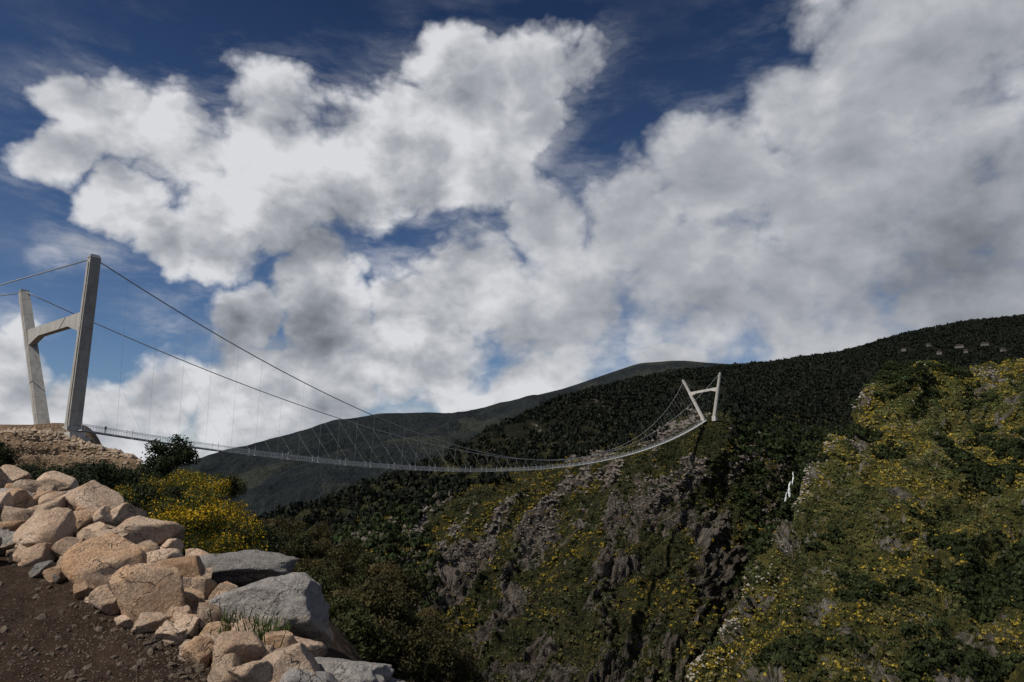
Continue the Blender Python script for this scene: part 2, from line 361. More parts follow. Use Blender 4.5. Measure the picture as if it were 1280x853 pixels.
def bushes(name,cen,size,colr,yel,nq=24,asp=None,qs=.34,seed=1,yb=1.0):
    r_=np.random.default_rng(seed); N=len(cen); temps=[clump_template(nq,1,seed*10+i,qs) for i in range(8)]
    ti=r_.integers(0,8,N); Tq=np.array([t[0] for t in temps])[ti]; Tr=np.array([t[1] for t in temps])[ti]
    a=r_.random(N)*6.283; ca,sa=np.cos(a)[:,None,None],np.sin(a)[:,None,None]
    x=Tq[...,0]*ca-Tq[...,1]*sa; y=Tq[...,0]*sa+Tq[...,1]*ca; z=Tq[...,2]*(1 if asp is None else asp[:,None,None])
    V=np.stack([x,y,z],-1)*size[:,None,None,None]+cen[:,None,None,:]
    c=colr[:,None,:]*(.55+.75*r_.random((N,nq)))[...,None]
    isy=r_.random((N,nq))<yel[:,None]*(.4+.9*(Tr-.6))*1.4
    yc=np.array([.22,.165,.022])*yb*(.5+.8*r_.random((N,nq)))[...,None]
    c=np.where(isy[...,None],yc,c); C=np.repeat(c[:,:,None,:],4,2)
    nf=N*nq
    return mesh_np(name,V.reshape(-1,3),np.arange(nf*4).reshape(-1,4),FOL,False,color=C.reshape(-1,3))
def sample(G,N,wt,seed):
    r_=np.random.default_rng(seed); a=G[:-1,:-1];du=G[:-1,1:]-a;dv=G[1:,:-1]-a
    ar=np.linalg.norm(np.cross(du,dv),axis=-1)*wt[:-1,:-1]; p=(ar/ar.sum()).ravel()
    idx=r_.choice(len(p),N,p=p); i,j=np.unravel_index(idx,ar.shape); fu=r_.random(N)[:,None]; fv=r_.random(N)[:,None]
    return a[i,j]+du[i,j]*fu+dv[i,j]*fv, i,j
def veg_on(G,rock,N,wt,seed,sz=(.8,2.2),bright=1,yo=.12,ys=1.5,ym=.75):
    p,i,j=sample(G,N,wt,seed); r_=np.random.default_rng(seed+1)
    k=np.array([noise.fractal(tuple(q),.9,2,4) for q in (p*.018+seed)]); k2=np.array([noise.fractal(tuple(q),.9,2,3) for q in (p*.07+seed)])
    yel=np.clip((k*1.2+k2*.8+yo)*ys,0,ym)*(r_.random(N)<.7)
    t=(k2+r_.normal(size=N)*.12)[:,None]
    grn=np.where(t>.12,np.array([[.060,.057,.022]]),np.where(t>-.12,np.array([[.044,.051,.017]]),np.array([[.022,.028,.010]])))*(.6+.7*r_.random(N))[:,None]*bright
    size=sz[0]+(sz[1]-sz[0])*r_.random(N)**2.5
    return p,size,grn,yel
nv,nu=G2.shape[:2]; vis=np.zeros((nv,nu)); vis[10:315]=1; rk=np.clip(1.3-rock2*1.7,.06,1); 
vis2=vis*rk*np.where(G2[...,0]/G2[...,1]>.55,.05,1)
p,sz,gc,ye=veg_on(G2,rock2,32000,vis2,101,(.35,1.7),1.25,.12,1.8,.7); 
upper=np.clip((p[:,1]-470)/60,0,1); ye=ye*(1-upper*.9)
add("hillside_shrubs",bushes("hillside_shrubs",p,sz,gc,ye,20,seed=3),kind="stuff")
vf=np.zeros((nv,nu)); vf[268:447]=1
fn=fb(G2,.012,3,71); vf*=np.clip(1.0+fn*2.0,.25,1)*np.where(np.hypot(G2[...,0]-150,G2[...,1]-512)<32,0,1)
p,i,j=sample(G2,20000,vf,201); s_=2.4+2.4*rng.random(len(p)); gcol=np.array([[.0085,.012,.0068]])*(.6+.7*rng.random(len(p)))[:,None]  # tree colour kept extra dark to stand in for cloud shadow
add("hillside_forest",bushes("hillside_forest",p+np.array([0,0,1.5]),s_,gcol,np.zeros(len(p)),22,1.1+.8*rng.random(len(p)),.25,seed=5),kind="stuff")
vg=np.zeros((nv,nu)); px2=G2[...,0]/G2[...,1]*F*CT+640
vg[70:300]=1; vg*=np.clip(1.1-np.abs(px2-1000)/90,0,1)*1.3*np.clip(.7+fb(G2,.03,3,44)*1.5,.1,1)+np.clip((560-px2)/150,0,1)*.8
p,i,j=sample(G2,3600,vg,301); s_=1.8+2.6*rng.random(len(p)); gcol=np.array([[.024,.036,.012]])*(.45+.9*rng.random(len(p)))[:,None]
add("gully_trees",bushes("gully_trees",p+np.array([0,0,1.]),s_,gcol,np.zeros(len(p)),44,1.1+.3*rng.random(len(p)),.22,seed=6),kind="stuff")
v3=np.zeros(G3.shape[:2]); v3[22:280]=1; px3=G3[...,0]/G3[...,1]*F*CT+640; v3*=np.clip(1.2-rock3*1.5,.06,1)*(px3<1330)*(px3>840)
p,sz,gc,ye=veg_on(G3,rock3,30000,v3,401,(.35,1.25),2.3,.24,1.6,.65)  # shrub colours brightened so the spur looks sunlit
dk3=np.interp(p[:,2],[-120,-30,15],[.40,.78,1.25])[:,None]  # vignette put into the shrub colours: darker down the spur, lighter on top
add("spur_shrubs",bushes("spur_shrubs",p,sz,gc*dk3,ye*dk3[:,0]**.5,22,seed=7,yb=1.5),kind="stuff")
edv=np.clip(1-np.abs(np.arange(len(G3))-262)/25,0,1)[:,None]*np.clip((1085-np.linspace(820,1640,480))/50,0,1)[None,:]
v3b=v3*np.clip(fb(G3,.025,3,91)*3-.4+np.interp(np.arange(len(G3)),[0,60,130,180],[.8,.6,0,0])[:,None]+edv*np.clip(.7+fb(G3,.04,3,19)*2,0,1.2),0,1)
p,i,j=sample(G3,2100,v3b,402); s_=1.2+1.6*rng.random(len(p)); gcol=np.array([[.022,.031,.010]])*(.6+.8*rng.random(len(p)))[:,None]
add("spur_trees",bushes("spur_trees",p+np.array([0,0,.8]),s_,gcol,np.zeros(len(p)),60,1+.3*rng.random(len(p)),.2,seed=8),kind="stuff")
def scree(name,G,wt,N,seed,smin,smax,mat):
    p,i,j=sample(G,N,wt,seed); r_=np.random.default_rng(seed)
    base=np.array([[0,0,1],[.9,.1,.2],[.2,.95,.1],[-.85,.3,.15],[-.3,-.9,.2],[.55,-.7,.1],[0,0,-.8]]); f=np.array([[0,1,2],[0,2,3],[0,3,4],[0,4,5],[0,5,1],[6,2,1],[6,3,2],[6,4,3],[6,5,4],[6,1,5]])
    s=smin+(smax-smin)*r_.random(N)**3; a=r_.random(N)*6.28; sc=s[:,None,None]*(.6+.8*r_.random((N,7,1)))
    B3=base[None]*sc; X=B3[...,0]*np.cos(a)[:,None]-B3[...,1]*np.sin(a)[:,None]; Y=B3[...,0]*np.sin(a)[:,None]+B3[...,1]*np.cos(a)[:,None]
    V=np.stack([X,Y,B3[...,2]*.9],-1)+p[:,None,:]; Fc=(f[None]+np.arange(N)[:,None,None]*7).reshape(-1,3)
    return add(name,mesh_np(name,V.reshape(-1,3),Fc,mat),kind="stuff")
PALE=plain("weathered_rock",(.22,.20,.175),.9,0,.1,.5,.2)
w3=np.clip(edge*np.clip(fb(G3,.05,3,23)*2.2,0,1)*.7+np.clip(fb(G3,.05,3,33)*2-.2,0,1)*.8,0,1)*(v3>0)
scree("spur_rocks",G3,w3+1e-6,2800,55,.2,1.8,PALE)
DARKR=plain("dark_weathered_rock",(.115,.102,.09),.9,0,.1,.5,.2)
scree("hillside_rocks",G2,vis*np.clip(rock2-.2,0,1)*(G2[...,0]/G2[...,1]<.45)+1e-9,4500,56,.3,2.4,DARKR)
BANKR=plain("rubble_stone",(.28,.22,.165),.9,0,.1,.5,.4)
wb=np.zeros(G1.shape[:2]); wb[92:148]=1; wb*=(np.clip((190-np.linspace(-420,700,420))/40,0,1)*(np.linspace(-420,700,420)>-80))[None,:]
scree("bank_rubble",G1,wb+1e-9,1000,57,.12,.9,BANKR)

# ---------- individual trees and shrubs ----------
def leafy(nclump,R,H0,H1,nq,leaf,base,seed,yel=0,var=.5):
    r_=np.random.default_rng(seed); V=[];C=[]
    cc=[]
    for i in range(nclump):
        d=r_.normal(size=3); d/=np.linalg.norm(d); rr=r_.random()**.4
        c=np.array([d[0]*R*rr*.75,d[1]*R*rr*.75,(H0+H1)/2+d[2]*(H1-H0)/2*rr*.8]); cc.append(c)
        cr=R*(.22+.28*r_.random()); m=nq
        e=r_.normal(size=(m,3)); e/=np.linalg.norm(e,axis=1,keepdims=True); q=c+e*cr*(.4+.75*r_.random(m)**.6)[:,None]*np.array([1,1,.75])
        n=e+r_.normal(size=(m,3))*.7; n/=np.linalg.norm(n,axis=1,keepdims=True); t=np.cross(n,r_.normal(size=(m,3))); t/=np.linalg.norm(t,axis=1,keepdims=True); b=np.cross(n,t)
        s=leaf*(.5+r_.random(m))[:,None]; qd=np.stack([q-t*s,q-b*s*.6,q+t*s,q+b*s*.6],1); V.append(qd)
        tone=.6+.8*r_.random(); cl=np.array(base)*tone*(1-var/2+var*r_.random(m))[:,None]
        if yel: 
            y=(r_.random(m)<yel*(.25+.75*(e[:,2]>-.1))*(.1+1.05*r_.random()))[:,None]; cl=np.where(y,np.array([.46,.30,.012])*(.5+.6*r_.random(m))[:,None],cl)
        C.append(np.repeat(cl[:,None,:],4,1))
    V=np.concatenate(V).reshape(-1,3); C=np.concatenate(C).reshape(-1,3)
    return mesh_np("crown",V,np.arange(len(V)).reshape(-1,4),FOL,False,color=C),cc
def make_tree(kind,R,H,nclump,nq,leaf,base,seed,yel=0,low=.3,tr=.16):
    crown,cc=leafy(nclump,R,H*low,H,nq,leaf,base,seed,yel)
    r_=random.Random(seed); mb=MB(); top=Vector((r_.uniform(-.3,.3),r_.uniform(-.3,.3),H*.75))
    mid=Vector((r_.uniform(-.2,.2),r_.uniform(-.2,.2),H*.35)); mb.tube([(0,0,-.6),(0,0,.2),mid,top],[tr*1.5,tr*1.1,tr*.8,tr*.25],7)
    for c in cc[:min(len(cc),14)]:
        c=Vector(c); st=mid.lerp(top,r_.random()*.8); st.z=min(st.z,c.z); mb.tube([st,st.lerp(c,.5)+Vector((0,0,.2)),c],[tr*.45,tr*.28,tr*.08],5)
    return crown,mb.mesh("trunk",BARK,True)
def place_tree(name,meshes,loc,sc,rot,label,cat,group=None):
    e=bpy.data.objects.new(name,None); e.empty_display_size=.5; col.objects.link(e); e.location=loc; e.scale=(sc,sc,sc); e.rotation_euler=(0,0,rot)
    e["label"]=label; e["category"]=cat
    if group: e["group"]=group
    t=bpy.data.objects.new("trunk",meshes[1]); c=bpy.data.objects.new("crown",meshes[0])
    for o in (t,c): col.objects.link(o); o.parent=e
    return e
oakT=[make_tree("oak",3.6,8,26,200,.18,b_,500+i,low=.25) for i,b_ in enumerate([(.050,.045,.018),(.036,.040,.014),(.068,.054,.022)])]
dkT=[make_tree("dark",3.2,6.5,24,220,.15,(.018,.026,.009),600,low=.2),make_tree("dark",3.0,4.5,22,180,.15,(.022,.030,.012),601,low=.05)]
brT=[make_tree("broom",1.9,h_,n_,300,.055,(.042,.056,.014),700+i,yel=y_,low=.05,tr=.06) for i,(h_,n_,y_) in enumerate(((2.8,20,.85),(3.4,14,.75),(2.3,16,.6),(3.0,13,.9),(2.6,16,.4)))]
place_tree("tree",dkT[0],PV(208,612,82),.98,.5,"round dark green oak beside the bridge abutment","tree")
place_tree("tree",dkT[0],PV(192,622,80),.7,2.5,"dark green oak growing beside a larger oak","tree")
place_tree("tree",oakT[1],PV(288,634,95),.55,.9,"small brownish tree on the slope below the bridge","tree")
for px,py,d,sc in ((10,628,50,.8),(45,630,46,.75),(85,630,44,.75),(120,630,42,.8),(25,614,66,.8),(-20,618,60,1),(62,618,62,.7),(150,630,48,.8),(0,630,34,.5),(105,618,58,.85),(165,636,52,.8),(4,588,76,.8),(-12,583,74,.9),(132,618,60,.9),(175,618,66,.8),(90,612,66,.8),(40,606,70,.7),(68,608,70,.7)):
    place_tree("dark_shrub",dkT[1],PV(px,py+1,d),sc*.68,random.random()*6,"dense dark green shrub growing behind the boulders","shrub","dark shrubs behind the boulders")
for px,py,d,sc in ((178,645,40,.9),(200,632,46,1.0),(225,620,55,1.2),(215,660,36,1.0),(250,644,44,1.1),(262,678,36,1.),(235,685,30,.9),(285,672,44,.95),(303,690,38,.95),(275,705,32,.8),(196,620,55,.8),(255,634,52,1.0),(195,690,28,.7),(318,704,42,.7),(160,640,40,.6),(322,696,46,.7),(232,612,58,1.0),(276,656,46,.95)):
    place_tree("broom_shrub",random.choice(brT),PV(px,py+10,d),sc*random.uniform(.8,1.08),random.random()*6,"broom shrub covered in bright yellow flowers","shrub","yellow broom shrubs behind the boulders")
for px,py,d,sc in ((182,640,39,.42),(243,652,41,.42),(325,700,41,.5),(205,665,34,.34),(290,692,36,.34),(222,636,45,.4),(268,668,38,.36),(160,620,50,.5)):
    place_tree("green_shrub",dkT[1],PV(px,py+8,d),sc,random.random()*6,"green shrub growing among yellow broom","shrub","green shrubs among the broom")
k=0
for px,py,d in ((350,690,108),(375,700,100),(400,695,106),(430,705,100),(455,720,98),(385,730,90),(420,740,88),(450,755,86),(480,745,92),(500,770,88),(400,770,78),(435,785,76),(470,795,76),(505,805,78),(530,800,86),(545,830,82),(500,840,70),(460,835,66),(535,865,74),(420,815,66),(570,862,84),(490,875,62),(440,860,60),(345,715,92),(600,885,84),(395,745,84),(365,670,120),(400,676,125),(440,690,125),(330,665,125)):
    place_tree("tree",oakT[k%3],PV(px,py+18,d),random.uniform(.6,.95),random.random()*6,"brownish green oak tree in the valley below the boulders","tree","oak trees in the valley"); k+=1

# ---------- boulders ----------
import bmesh
def boulder_mesh(seed,mat,nplanes=13,sub=4,lo=.52,hi=.8,rnd=.03):
    bm=bmesh.new(); bmesh.ops.create_icosphere(bm,subdivisions=sub,radius=1); r_=random.Random(seed)
    ax=[Vector((1,0,0)),Vector((0,1,0)),Vector((0,0,1)),Vector((-1,0,0)),Vector((0,-1,0)),Vector((0,0,-1))]
    pl=[((a+Vector((r_.gauss(0,.35),r_.gauss(0,.35),r_.gauss(0,.35)))).normalized(),r_.uniform(lo,lo+.2)) for a in ax]
    pl+=[(Vector((r_.gauss(0,1),r_.gauss(0,1),r_.gauss(0,1))).normalized(),r_.uniform(lo+.08,hi+.02)) for _ in range(nplanes-6)]
    for it in range(3):
        for v in bm.verts:
            for n_,d in pl:
                e=v.co.dot(n_)-d
                if e>0: v.co-=n_*e*.99
    for v in bm.verts:
        q=v.co
        st=noise.ridged_multi_fractal(q*1.5+Vector((seed,1,0)),.9,2.2,3,1,2)-1
        v.co+=v.co.normalized()*(noise.fractal(q*1.3+Vector((seed,0,0)),.9,2,4)*rnd+noise.fractal(q*5+Vector((seed,3,0)),.7,2,4)*.024+st*.024)
    s=1/max(max(abs(c) for c in v.co) for v in bm.verts)*.95
    for v in bm.verts: v.co*=s
    me=bpy.data.meshes.new("boulder"); bm.to_mesh(me); bm.free(); me.materials.append(mat)
    me.polygons.foreach_set("use_smooth",[True]*len(me.polygons))
    return me
BM={'t':[boulder_mesh(i,R_TAN,10) for i in range(12)],'g':[boulder_mesh(20+i,R_GREY) for i in range(5)],'r':[boulder_mesh(40+i,R_RUST,10) for i in range(6)],
 'G':[boulder_mesh(60+i,R_GREY,14,5,lo=.66,hi=.92,rnd=.13) for i in range(4)]}
LB={'t':"angular tan granite boulder in the rock pile",'g':"grey granite boulder in the rock pile",'r':"rust-stained granite boulder in the rock pile",'G':"large weathered grey granite boulder at the bank edge"}
gi_=0
def boulder(kind,px,py,w,h,d=None,tilt=None,push=.25):
    global gi_
    hit=pick(bv0,px,py+h*.3)
    if hit is None and d is None: return
    dd=d if d else hit.y-push*w/F*hit.y
    c=PV(px,py,dd); sw=w/F*dd/2*1.18; shh=h/F*dd/2*1.24
    me=BM['G'][gi_%4] if kind=='G' else random.choice(BM[kind]); gi_+=kind=='G'
    o=bpy.data.objects.new("boulder",me); col.objects.link(o); o.location=c
    dep=(sw+shh)/2
    o.scale=(sw,dep,shh); r_=random; q=.12 if kind=='G' else .5
    o.rotation_euler=(r_.uniform(-q,q),r_.uniform(-q,q) if tilt is None else tilt,(0 if kind=='G' else r_.choice((0,math.pi)))+r_.uniform(-q,q))
    o["label"]=LB[kind]; o["category"]="boulder"; o["group"]="boulders piled along the bank"
main=[('t',14,598,36,26),('t',40,612,50,26),('g',18,622,48,26),('t',72,606,44,24),('t',112,628,76,40),('t',60,640,56,30),('t',20,648,50,28),('g',16,680,58,32),('t',62,668,78,56),
('r',100,655,44,30),('t',150,648,50,30),('t',182,670,88,50),('r',130,708,84,66),('t',150,690,50,26),('r',186,748,80,82),('r',232,716,60,50),('t',200,705,46,34),('r',236,752,42,36),('t',268,776,48,40),
('G',302,710,125,40),('G',345,762,138,76),('t',385,792,56,44),('t',310,796,56,34),('t',235,782,44,32),('t',300,818,56,50),('t',262,812,42,34),('t',215,792,40,26),('r',348,808,56,34),('t',318,845,66,40),('t',362,840,72,58),('G',425,847,125,40),('G',470,870,110,34),
('t',285,842,50,34),('t',240,815,34,22),('g',395,862,80,40),('t',90,690,40,28),('t',112,676,34,24),('r',20,630,40,30),('t',95,612,40,26),('t',140,618,40,22),('t',205,690,40,22),('t',252,700,44,24),('t',280,745,40,26),('t',160,776,30,20),('t',290,790,30,24),('t',338,825,36,26),('t',-20,640,70,50),('t',-20,600,50,36),('g',-30,690,60,40),('r',225,675,40,26),('t',250,740,34,30),
('t',378,816,50,34),('t',125,650,40,26),('t',35,590,40,22)]
for b in main: boulder(*b)
for i in range(245):
    t=random.random()**1.1; px=-10+t*410
    lo=np.interp(px,[-10,0,100,200,290,400],[692,694,742,800,860,880]); hi=np.interp(px,[-10,0,110,220,300,360,400],[600,600,626,690,735,775,810])
    py=random.uniform(hi+2,lo); w=10+30*random.random()**1.6; boulder(random.choice('tttttrrrg'),px,py,w,w*random.uniform(.55,.95),push=.2)
def gravel(N):
    base=boulder_mesh(99,R_TAN,10,1); bv_=np.array([v.co[:] for v in base.vertices]); bf=np.array([p.vertices[:] for p in base.polygons]); V=[];Fc=[];n=0
    for i in range(N):
        px=random.uniform(-60,330); lo=np.interp(px,[-60,0,100,200,290,400],[670,690,735,800,855,930]); py=lo+random.random()**1.5*(880-lo)-8
        h=pick(bv0,px,py)
        if h is None: continue
        s=random.uniform(.004,.018) if random.random()<.95 else random.uniform(.02,.06)
        R_=np.array(Matrix.Rotation(random.random()*6,3,'Z')@Matrix.Rotation(random.random()*6,3,'X'))
        V.append((bv_*np.array([1,.8,.6])*s)@R_.T+np.array(h[:])); Fc.append(bf+n); n+=len(bv_)
    return mesh_np("gravel",np.concatenate(V),np.concatenate(Fc),R_GRV,False)
R_GRV=mat_rock("gravel_stone",(.14,.105,.08),(.28,.22,.17),(.09,.065,.05))
add("gravel",gravel(4500),kind="stuff")
def tufts():
    V=[];C=[]
    for cx,cy,m in ((300,790,260),(330,810,220),(285,795,160),(390,730,200),(318,815,160),(375,745,160),(345,700,60)):
        for i in range(m):
            h=pick(bv0,cx+random.gauss(0,14),cy+random.gauss(0,9))
            if h is None: continue
            a=random.random()*6.28; L=random.uniform(.12,.36); w=.008; d=Vector((math.cos(a)*.5,math.sin(a)*.5,1)).normalized()*L; s_=Vector((math.sin(a),-math.cos(a),0))*w
            h=h-Vector((0,0,.02)); V+= [h-s_,h+s_,h+d+s_*.3,h+d-s_*.3]; c_=random.uniform(.4,1.0); C+=[(.07*c_,.10*c_,.025*c_)]*4
    V=np.array([v[:] for v in V]); return mesh_np("grass",V,np.arange(len(V)).reshape(-1,4),FOL,False,color=np.array(C))
add("grass",tufts(),kind="stuff")

# ---------- the bridge ----------
br=bpy.data.objects.new("suspension_bridge",None); col.objects.link(br); br.location=PV(75,540,142)
br["label"]="long pedestrian suspension bridge with slanted concrete towers across a canyon"; br["category"]="bridge"
def bpart(name,me,parent=br,**kw):
    o=bpy.data.objects.new(name,me); col.objects.link(o); o.parent=parent
    loc=Vector((0,0,0)); q=parent
    while q: loc+=q.location; q=q.parent
    o.location=-loc
    for k,v in kw.items(): o[k]=v
    return o
def tower(Lb,Lt,Rb,Rt,wt,wb,dep,beamt,beamh,cm):
    e=bpy.data.objects.new("tower",None); col.objects.link(e); e.parent=br; e.location=(Lb+Rb)/2-br.location
    across=(Rt-Lt); across.z=0; across.normalize(); fw=Vector((0,0,1)).cross(across)
    for b,t in ((Lb,Lt),(Rb,Rt)):
        mb=MB(); d=(t-b)
        def ring(p,w,dd): return [p-across*w/2-fw*dd/2,p+across*w/2-fw*dd/2,p+across*w/2+fw*dd/2,p-across*w/2+fw*dd/2]
        mb.box8(ring(b-d*.04,wb,dep*1.25)+ring(t,wt,dep))
        mb.box8(ring(b-fw*dep*.0,wb*.5,dep*1.25+.3)+ring(b+d*.97,wt*.5,dep+.3))
        bpart("leg",mb.mesh("leg",cm),e)
        mb=MB(); mb.box8(ring(t+Vector((0,0,.003)),wt*.7,dep*1.1)+ring(t+Vector((0,0,.7)),wt*.4,dep*.8)); bpart("cable_saddle",mb.mesh("cable_saddle",CABLE),e)
    a=Lb.lerp(Lt,beamt); c=Rb.lerp(Rt,beamt); mb=MB(); dv=dep*.7
    prof=[]
    for t,k in ((0,1.45),(.24,.72),(.76,.72),(1,1.45)):
        p=a.lerp(c,t); top=p+Vector((0,0,beamh*.35)); prof.append((top,top-Vector((0,0,beamh*k*1.05))))
    for i in range(3):
        (t0,b0),(t1,b1_)=prof[i],prof[i+1]
        b=len(mb.v); mb.v+=[tuple(x) for x in (b0-fw*dv/2,b1_-fw*dv/2,b1_+fw*dv/2,b0+fw*dv/2,t0-fw*dv/2,t1-fw*dv/2,t1+fw*dv/2,t0+fw*dv/2)]
        for f in ((0,3,2,1),(4,5,6,7),(0,1,5,4),(2,3,7,6)): mb.f.append(tuple(b+q for q in f))
    bpart("crossbeam",mb.mesh("crossbeam",cm),e)
    for b in (Lb,Rb):
        mb=MB(); mb.box8([b+across*x+fw*y+Vector((0,0,z)) for z in(-3.2,.3) for x,y in ((-wb*.65,-dep*.8),(wb*.65,-dep*.8),(wb*.65,dep*.8),(-wb*.65,dep*.8))])
        bpart("footing",mb.mesh("footing",cm),e)
    return e
NLt,NRt=PV(30,366,158),PV(118,323,130); NLb,NRb=PV(53,533,147),PV(91,535,138)
FLt,FRt=PV(854,476,520),PV(900,467,497); FLb,FRb=PV(879,524,511),PV(893,521,508)
tower(NLb,NLt,NRb,NRt,1.7,2.5,1.9,.66,2.9,CONC); tower(FLb,FLt,FRb,FRt,1.6,2.3,1.6,.66,2.3,CONC2)
S=PV(98,538,137); E_=PV(882,526,508); up=Vector((0,0,1)); axis=(E_-S); axis.z=0; L=axis.length; axis.normalize(); side=Vector((axis.y,-axis.x,0))
SAG=20.0
def deckp(t): 
    p=S.lerp(E_,t); p.z-=4*SAG*t*(1-t); return p
def cablep(t,sg):
    a,b=(NRt,FRt) if sg>0 else (NLt,FLt); cen=S.lerp(E_,t)
    cs=(a-S) if t<.5 else (b-E_); cs=Vector((cs.x,cs.y,0)); f=(2*t-1)**2
    off=cs*f*.97+side*sg*1.6*(1-f)
    zA=a.z;zB=b.z; zmid=deckp(.5).z+3.2; lz=zA+(zB-zA)*t; s_=(zA+zB)/2-zmid
    z=lz-4*s_*t*(1-t)
    return Vector((cen.x+off.x,cen.y+off.y,z))
for sg in (1,-1):
    mb=MB(); mb.tube([cablep(i/120,sg) for i in range(121)],.12,6); bpart("main_cable",mb.mesh("main_cable",CABLE,True))
for a,b in ((NRt,PV(-180,402,150)),(NLt,PV(-200,392,190)),(FRt,PV(935,512,560)),(FLt,PV(905,515,570))):
    mb=MB(); mb.tube([a,a.lerp(b,.5)-Vector((0,0,.5)),b],.12,6); bpart("backstay_cable",mb.mesh("backstay_cable",CABLE,True))
ND=127; hz=1.25
mb=MB(); pts=[deckp(i/ND) for i in range(ND+1)]
for i in range(ND):
    a,b=pts[i],pts[i+1]; ax=(b-a)*.02; mb.beam(a+ax,b-ax,1.6,.22,side=side)
bpart("deck",mb.mesh("deck",DECK))
mr_=MB(); mm=MB(); mf=MB()
for i in range(ND):
    a,b=pts[i],pts[i+1]
    for sg in (1,-1):
        o=side*sg*.95; u=side*sg*1.05+up*hz
        mr_.beam(a+u,b+u,.08,.08,side=side); mr_.beam(a+o+up*.1,b+o+up*.1,.08,.12,side=side)
        for q in (.35,.7): 
            w=o.lerp(u,q); mm.beam(a+w,b+w,.025,.025,side=side)
        for q in range(6):
            p=a.lerp(b,q/6); mm.beam(p+o,p+u,.022,.022,side=side)
for i in range(0,ND+1,3):
    a=pts[i]
    mf.beam(a-side*1.5-up*.05,a+side*1.5-up*.05,.10,.14,side=axis)
    for sg in (1,-1): mf.beam(a+side*sg*1.0-up*.05,a+side*sg*1.15+up*1.8,.08,.08,side=axis)
bpart("handrail",mr_.mesh("handrail",DECK)); bpart("mesh_panel",mm.mesh("mesh_panel",DECK),kind="stuff"); bpart("deck_frame",mf.mesh("deck_frame",DECK),kind="stuff")
mh=MB()
for i in range(2,ND-1,2):
    for sg in (1,-1):
        c=cablep(i/ND,sg); 
        mh.tube([pts[i]+side*sg*1.1+up*1.25,c],.018,3)
bpart("hanger_cable",mh.mesh("hanger_cable",CABLE),kind="stuff")
mb=MB(); ab=PV(95,550,134)
mb.box8([ab+axis*x+side*y+up*z for z in(-2.0,.5) for x,y in ((-2.2,-2.1),(1.6,-2.1),(1.6,2.1),(-2.2,2.1))]); mb.box8([ab+axis*x+side*y+up*z for z in(.503,1.4) for x,y in ((-2,-1.5),(1.0,-1.5),(1.0,1.5),(-2,1.5))])
bpart("abutment",mb.mesh("abutment",CONC2))
mb=MB(); fe=[PV(4,542,132),PV(40,539,134),PV(78,537,134)]
for a,b in zip(fe,fe[1:]):
    for z in (.3,.75,1.2): mb.beam(a+up*z,b+up*z,.05,.06)
    for i in range(7):
        p=a.lerp(b,i/7); mb.beam(p-up*.5,p+up*1.25,.06,.06,side=(1,0,0))
add("fence",mb.mesh("fence",RAILM),label="rust brown railing on the earth platform by the tower",category="fence")
def person(loc,cloth,label):
    sk=[(0,0,.95),(0,0,1.2),(0,0,1.42),(0,0,1.52),(0,0,1.66),(.19,0,1.4),(.24,.02,1.13),(.22,-.1,.9),(-.19,0,1.4),(-.24,.02,1.13),(-.22,-.08,.9),(.1,0,.9),(.11,-.02,.5),(.12,.03,.06),(.12,-.14,.03),(-.1,0,.9),(-.11,-.02,.5),(-.12,.06,.06),(-.12,-.1,.03)]
    ed=[(0,1),(1,2),(2,3),(3,4),(2,5),(5,6),(6,7),(2,8),(8,9),(9,10),(0,11),(11,12),(12,13),(13,14),(0,15),(15,16),(16,17),(17,18)]
    rad=[.15,.14,.13,.06,.1,.07,.05,.04,.07,.05,.04,.09,.065,.045,.04,.09,.065,.045,.04]
    me=bpy.data.meshes.new("person"); me.from_pydata(sk,ed,[]); o=bpy.data.objects.new("person",me); col.objects.link(o)
    m=o.modifiers.new("s",'SKIN'); 
    for i,v in enumerate(me.skin_vertices[0].data): v.radius=(rad[i],rad[i]*.8); v.use_root=(i==0)
    o.modifiers.new("u",'SUBSURF').levels=1; me.materials.append(cloth); o.location=loc; o["label"]=label; o["category"]="person"
    return o
person(deckp(.012)+up*.13,plain("dark_cloth",(.03,.03,.04),.9),"person in dark clothing standing at the bridge entrance")

def house(px,py,d,w,l,h,ry,label):
    e=bpy.data.objects.new("house",None); col.objects.link(e); e.location=PV(px,py,d); e.rotation_euler=(0,0,ry); e["label"]=label; e["category"]="house"; e["group"]="village houses on the hillside"
    mb=MB(); mb.box8([(x,y,z) for z in(-2,h) for x,y in((-w/2,-l/2),(w/2,-l/2),(w/2,l/2),(-w/2,l/2))]); o=add("wall",mb.mesh("wall",WHITE),e)
    mb=MB(); W=w/2+.5;Ln=l/2+.5; mb.v=[(-W,-Ln,h+.01),(W,-Ln,h+.01),(W,Ln,h+.01),(-W,Ln,h+.01),(-W*.6,0,h+1.5),(W*.6,0,h+1.5)]; mb.f=[(0,1,5,4),(1,2,5),(2,3,4,5),(3,0,4),(3,2,1,0)]; add("roof",mb.mesh("roof",ROOF),e)
    for k in range(3):
        mb=MB(); x=-w/2+w*(k+.5)/3; mb.box8([(x+a,y,z) for z in(h*.4,h*.75) for a,y in((-.4,-l/2-.05),(.4,-l/2-.05),(.4,-l/2+.05),(-.4,-l/2+.05))]); add("window",mb.mesh("window",GLASS),e)
for px,py,d,w in ((1174,442,900,6),(1199,434,910,10),(1207,440,890,4),(1231,431,900,8),(1254,438,900,5),(1130,438,1000,6),(1161,432,960,4)):
    house(px,py,d,w,5,2.0,random.uniform(-.7,.7),"small pale village house with clay tile roof")

